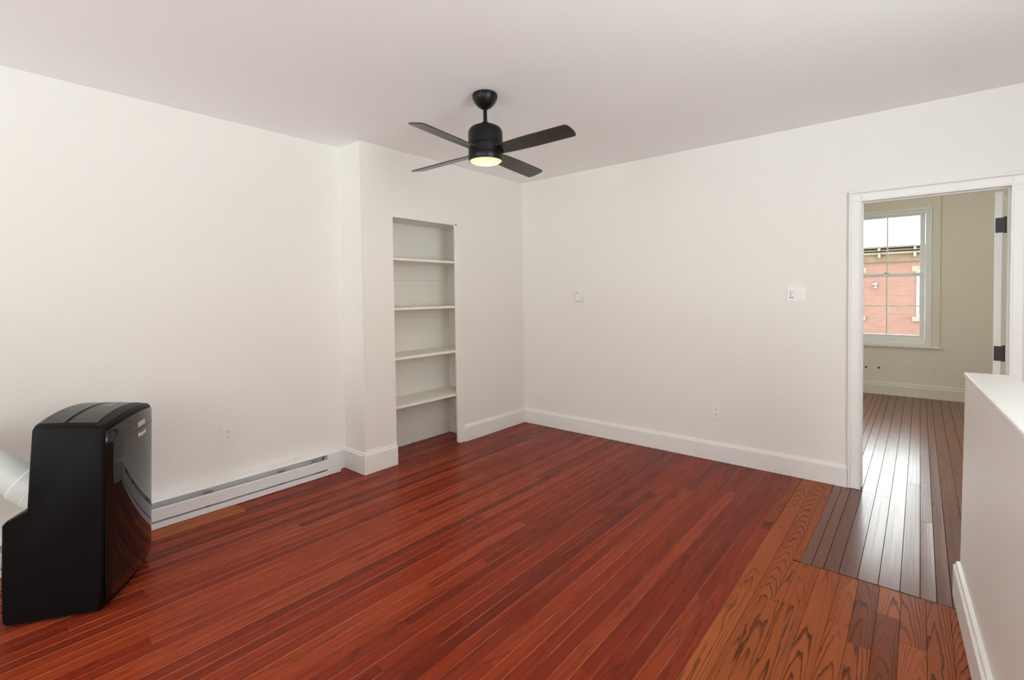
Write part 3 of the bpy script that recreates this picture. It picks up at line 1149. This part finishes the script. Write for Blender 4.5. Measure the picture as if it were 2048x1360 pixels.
# exhaust hose leaving the ledge at the back
HC = Vector((0.27, 0.335, 0.475))
HD = Vector((-0.02, 0.60, 0.46)).normalized()
m = MB()
n_ = 60
pts_, rr = [], []
for k in range(n_ + 1):
    s_ = 0.10 + 1.05 * k / n_
    p = HC + HD * s_ + Vector((-0.42, 0.1, 0.10)) * max(0, s_ - 0.2) ** 2
    pts_.append(p)
    rr.append(0.076 + (0.0025 if k % 2 else -0.0025))
m.tube(pts_, rr, 32)
hose = m.build('exhaust_hose', M_HOSE, ac, smooth=60)
m = MB()
m.tube([HC - HD * 0.03, HC + HD * 0.055], 0.090, 40)
cl = m.build('collar', M_HOSE, ac, smooth=40, bevel=0.004)
m = MB()
m.tube([HC + HD * 0.056, HC + HD * 0.118], 0.084, 40)
m.build('collar_ring', M_HOSE, cl, smooth=40, bevel=0.004)
cl['label'] = 'white plastic hose collar'

# ------------------------------------------------------------------ ceiling fan
FX, FYY = 1.3145, -1.982
fan = empty('ceiling_fan', (FX, FYY, H), 'black four blade ceiling fan with a lit round lamp', 'ceiling fan')
m = MB()
m.lathe([(0.0, 0), (0.068, 0), (0.074, -0.006), (0.0755, -0.020), (0.072, -0.034), (0.060, -0.056), (0.044, -0.074), (0.030, -0.084), (0.018, -0.088), (0.018, -0.080), (0, -0.080)], n=56)
cano = m.build('canopy', M_FAN, fan, smooth=35)
for a_ in (-1.15, -0.45):
    m = MB()
    m.lathe([(0, 0.0014), (0.0022, 0.0008), (0.0022, -0.001), (0, -0.001)], c=(0.0755 * math.cos(a_), 0.0755 * math.sin(a_), -0.018), n=10)
    m.build('screw', M_LOGO, cano)
m = MB()
m.lathe([(0.0, -0.078), (0.0115, -0.078), (0.0115, -0.185), (0, -0.185)], n=24)
m.build('downrod', M_FAN, fan, smooth=35)
m = MB()
m.lathe([(0, -0.166), (0.013, -0.166), (0.021, -0.170), (0.026, -0.180), (0.028, -0.196), (0, -0.196)], n=32)
m.build('coupling', M_FAN, fan, smooth=35)
m = MB()
R = 0.1035
m.lathe([(0, -0.190), (0.040, -0.190), (0.070, -0.194), (0.089, -0.204), (0.099, -0.217), (R, -0.236), (R, -0.303), (R - 0.003, -0.306), (R - 0.003, -0.309), (R, -0.312),
         (R, -0.360), (R - 0.003, -0.363), (R - 0.003, -0.366), (R, -0.369), (0, -0.369)], n=64)
m.build('motor_housing', M_FAN, fan, smooth=35)
m = MB()
m.lathe([(0, -0.366), (R + 0.001, -0.369), (R + 0.001, -0.384), (0.100, -0.398), (0.0985, -0.401), (0.0955, -0.401), (0.0955, -0.392), (0, -0.392)], n=64)
m.build('light_ring', M_FAN, fan, smooth=35)
m = MB()
m.lathe([(0, -0.392), (0.0950, -0.392), (0.0950, -0.400), (0.084, -0.409), (0.06, -0.4165), (0.03, -0.4205), (0, -0.4215)], n=64)
ob = m.build('lamp_lens', M_LENS, fan, smooth=50)
ob['label'] = 'glowing warm white lamp lens'
TH = -0.2158
PH = 0.095
for k in range(4):
    a = PH + k * HALF
    er = Vector((math.cos(a), math.sin(a), 0))
    en = Vector((-math.sin(a), math.cos(a), 0))
    zc = 2.2501 - H
    # blade outline in (r, s): root narrow, wide middle, rounded skewed tip
    outl = [(0.085, -0.046), (0.16, -0.053), (0.30, -0.060), (0.48, -0.0605), (0.560, -0.0600), (0.572, -0.056), (0.5795, -0.044), (0.584, -0.020), (0.5855, 0.005), (0.584, 0.030),
            (0.580, 0.049), (0.574, 0.058), (0.564, 0.0605), (0.48, 0.0605), (0.30, 0.060), (0.16, 0.053), (0.085, 0.046)]
    if True:
        m = MB()
        topv, botv = [], []
        for r_, s_ in outl:
            p = er * r_ + (en * math.cos(TH) + Vector((0, 0, math.sin(TH)))) * s_
            p.z += zc + 0.0372 * (er * r_).x - 0.020 * (er * r_).y
            topv.append(m.bm.verts.new(p + Vector((0, 0, 0.003))))
            botv.append(m.bm.verts.new(p - Vector((0, 0, 0.003))))
        m.bm.faces.new(topv)
        m.bm.faces.new(list(reversed(botv)))
        n_ = len(outl)
        for i in range(n_):
            j = (i + 1) % n_
            m.bm.faces.new([topv[j], topv[i], botv[i], botv[j]])
        bmesh.ops.recalc_face_normals(m.bm, faces=m.bm.faces[:])
        m.build('blade', M_BLADE, fan)
# the lamp's own light
lp = bpy.data.lights.new('fan_lamp_light', 'AREA')
lp.shape = 'DISK'
lp.size = 0.18
lp.energy = 5
lp.color = (1.0, 0.80, 0.56)
lo_ = bpy.data.objects.new('fan_lamp_light', lp)
lo_.location = (FX, FYY, H - 0.426)
COL.objects.link(lo_)

# ------------------------------------------------------------------ outside: brick house across the street
BY = 16.0
bl = empty('brick_building', (2.6, BY, -4.0), 'red brick house with pale wooden cornice across the street outside the far window', 'building')
BO = Vector((-2.6, -BY, 4.0))


def bpart(m, name, mat, parent=bl, bevel=0.0):
    for p in m.bm.verts:
        p.co += BO
    return m.build(name, mat, parent, bevel=bevel)


m = MB()
m.box(-6, 10, BY, BY + 6, -4.0, 2.75)
bpart(m, 'brick_wall', M_BRICK)
m = MB()
m.box(-6, 10, BY - 0.10, BY, 2.31, 2.56)
m.box(-6, 10, BY - 0.30, BY, 2.66, 2.70)
cor = bpart(m, 'cornice', M_CORND)
m = MB()
m.box(-6, 10, BY - 0.22, BY, 2.56, 2.62)
m.box(-6, 10, BY - 0.40, BY + 0.3, 2.755, 2.80)
bpart(m, 'cornice_moulding', M_CORN, cor)
for k in range(-2, 8):
    m = MB()
    xk = 2.25 + k * 0.9
    m.box(xk, xk + 0.07, BY - 0.28, BY - 0.10, 2.44, 2.60)
    m.box(xk, xk + 0.07, BY - 0.36, BY - 0.02, 2.66, 2.755)
    bpart(m, 'bracket', M_CORN, cor)
for cx_ in (3.68, 1.36):
    m = MB()
    m.box(cx_ - 0.57, cx_ + 0.57, BY - 0.02, BY + 0.06, 1.968, 2.15)
    bpart(m, 'lintel', M_LIMESTONE)
    m = MB()
    m.box(cx_ - 0.56, cx_ + 0.56, BY - 0.07, BY + 0.05, 0.385, 0.54)
    bpart(m, 'sill', M_LIMESTONE)
    m = MB()
    x0_, x1_ = cx_ - 0.455, cx_ + 0.455
    m.box(x0_, x0_ + 0.07, BY - 0.03, BY + 0.05, 0.54, 1.968)
    m.box(x1_ - 0.07, x1_, BY - 0.03, BY + 0.05, 0.54, 1.968)
    m.box(x0_ + 0.07, x1_ - 0.07, BY - 0.03, BY + 0.05, 1.89, 1.968)
    m.box(x0_ + 0.07, x1_ - 0.07, BY - 0.03, BY + 0.05, 0.54, 0.60)
    m.box(x0_ + 0.07, x1_ - 0.07, BY - 0.03, BY + 0.05, 1.22, 1.27)
    wnd = bpart(m, 'window', M_EXTW)
    m = MB()
    m.box(x0_ + 0.07, x1_ - 0.07, BY - 0.005, BY + 0.04, 0.60, 1.89)
    bpart(m, 'pane', M_EXTG, wnd)
m = MB()     # white wall lamp with two heads
m.box(2.16, 2.20, BY - 0.04, BY, 1.48, 1.64)
m.tube([(2.20, BY - 0.05, 1.60), (2.09, BY - 0.18, 1.585)], [0.05, 0.012], 12)
m.tube([(2.21, BY - 0.05, 1.485), (2.14, BY - 0.14, 1.475)], [0.03, 0.02], 12)
bpart(m, 'wall_lamp', M_EXTW)
m = MB()
m.box(-20, 25, 4.6, 30, -4.2, -4.0)
struct(m.build('ground', M_ASPH))
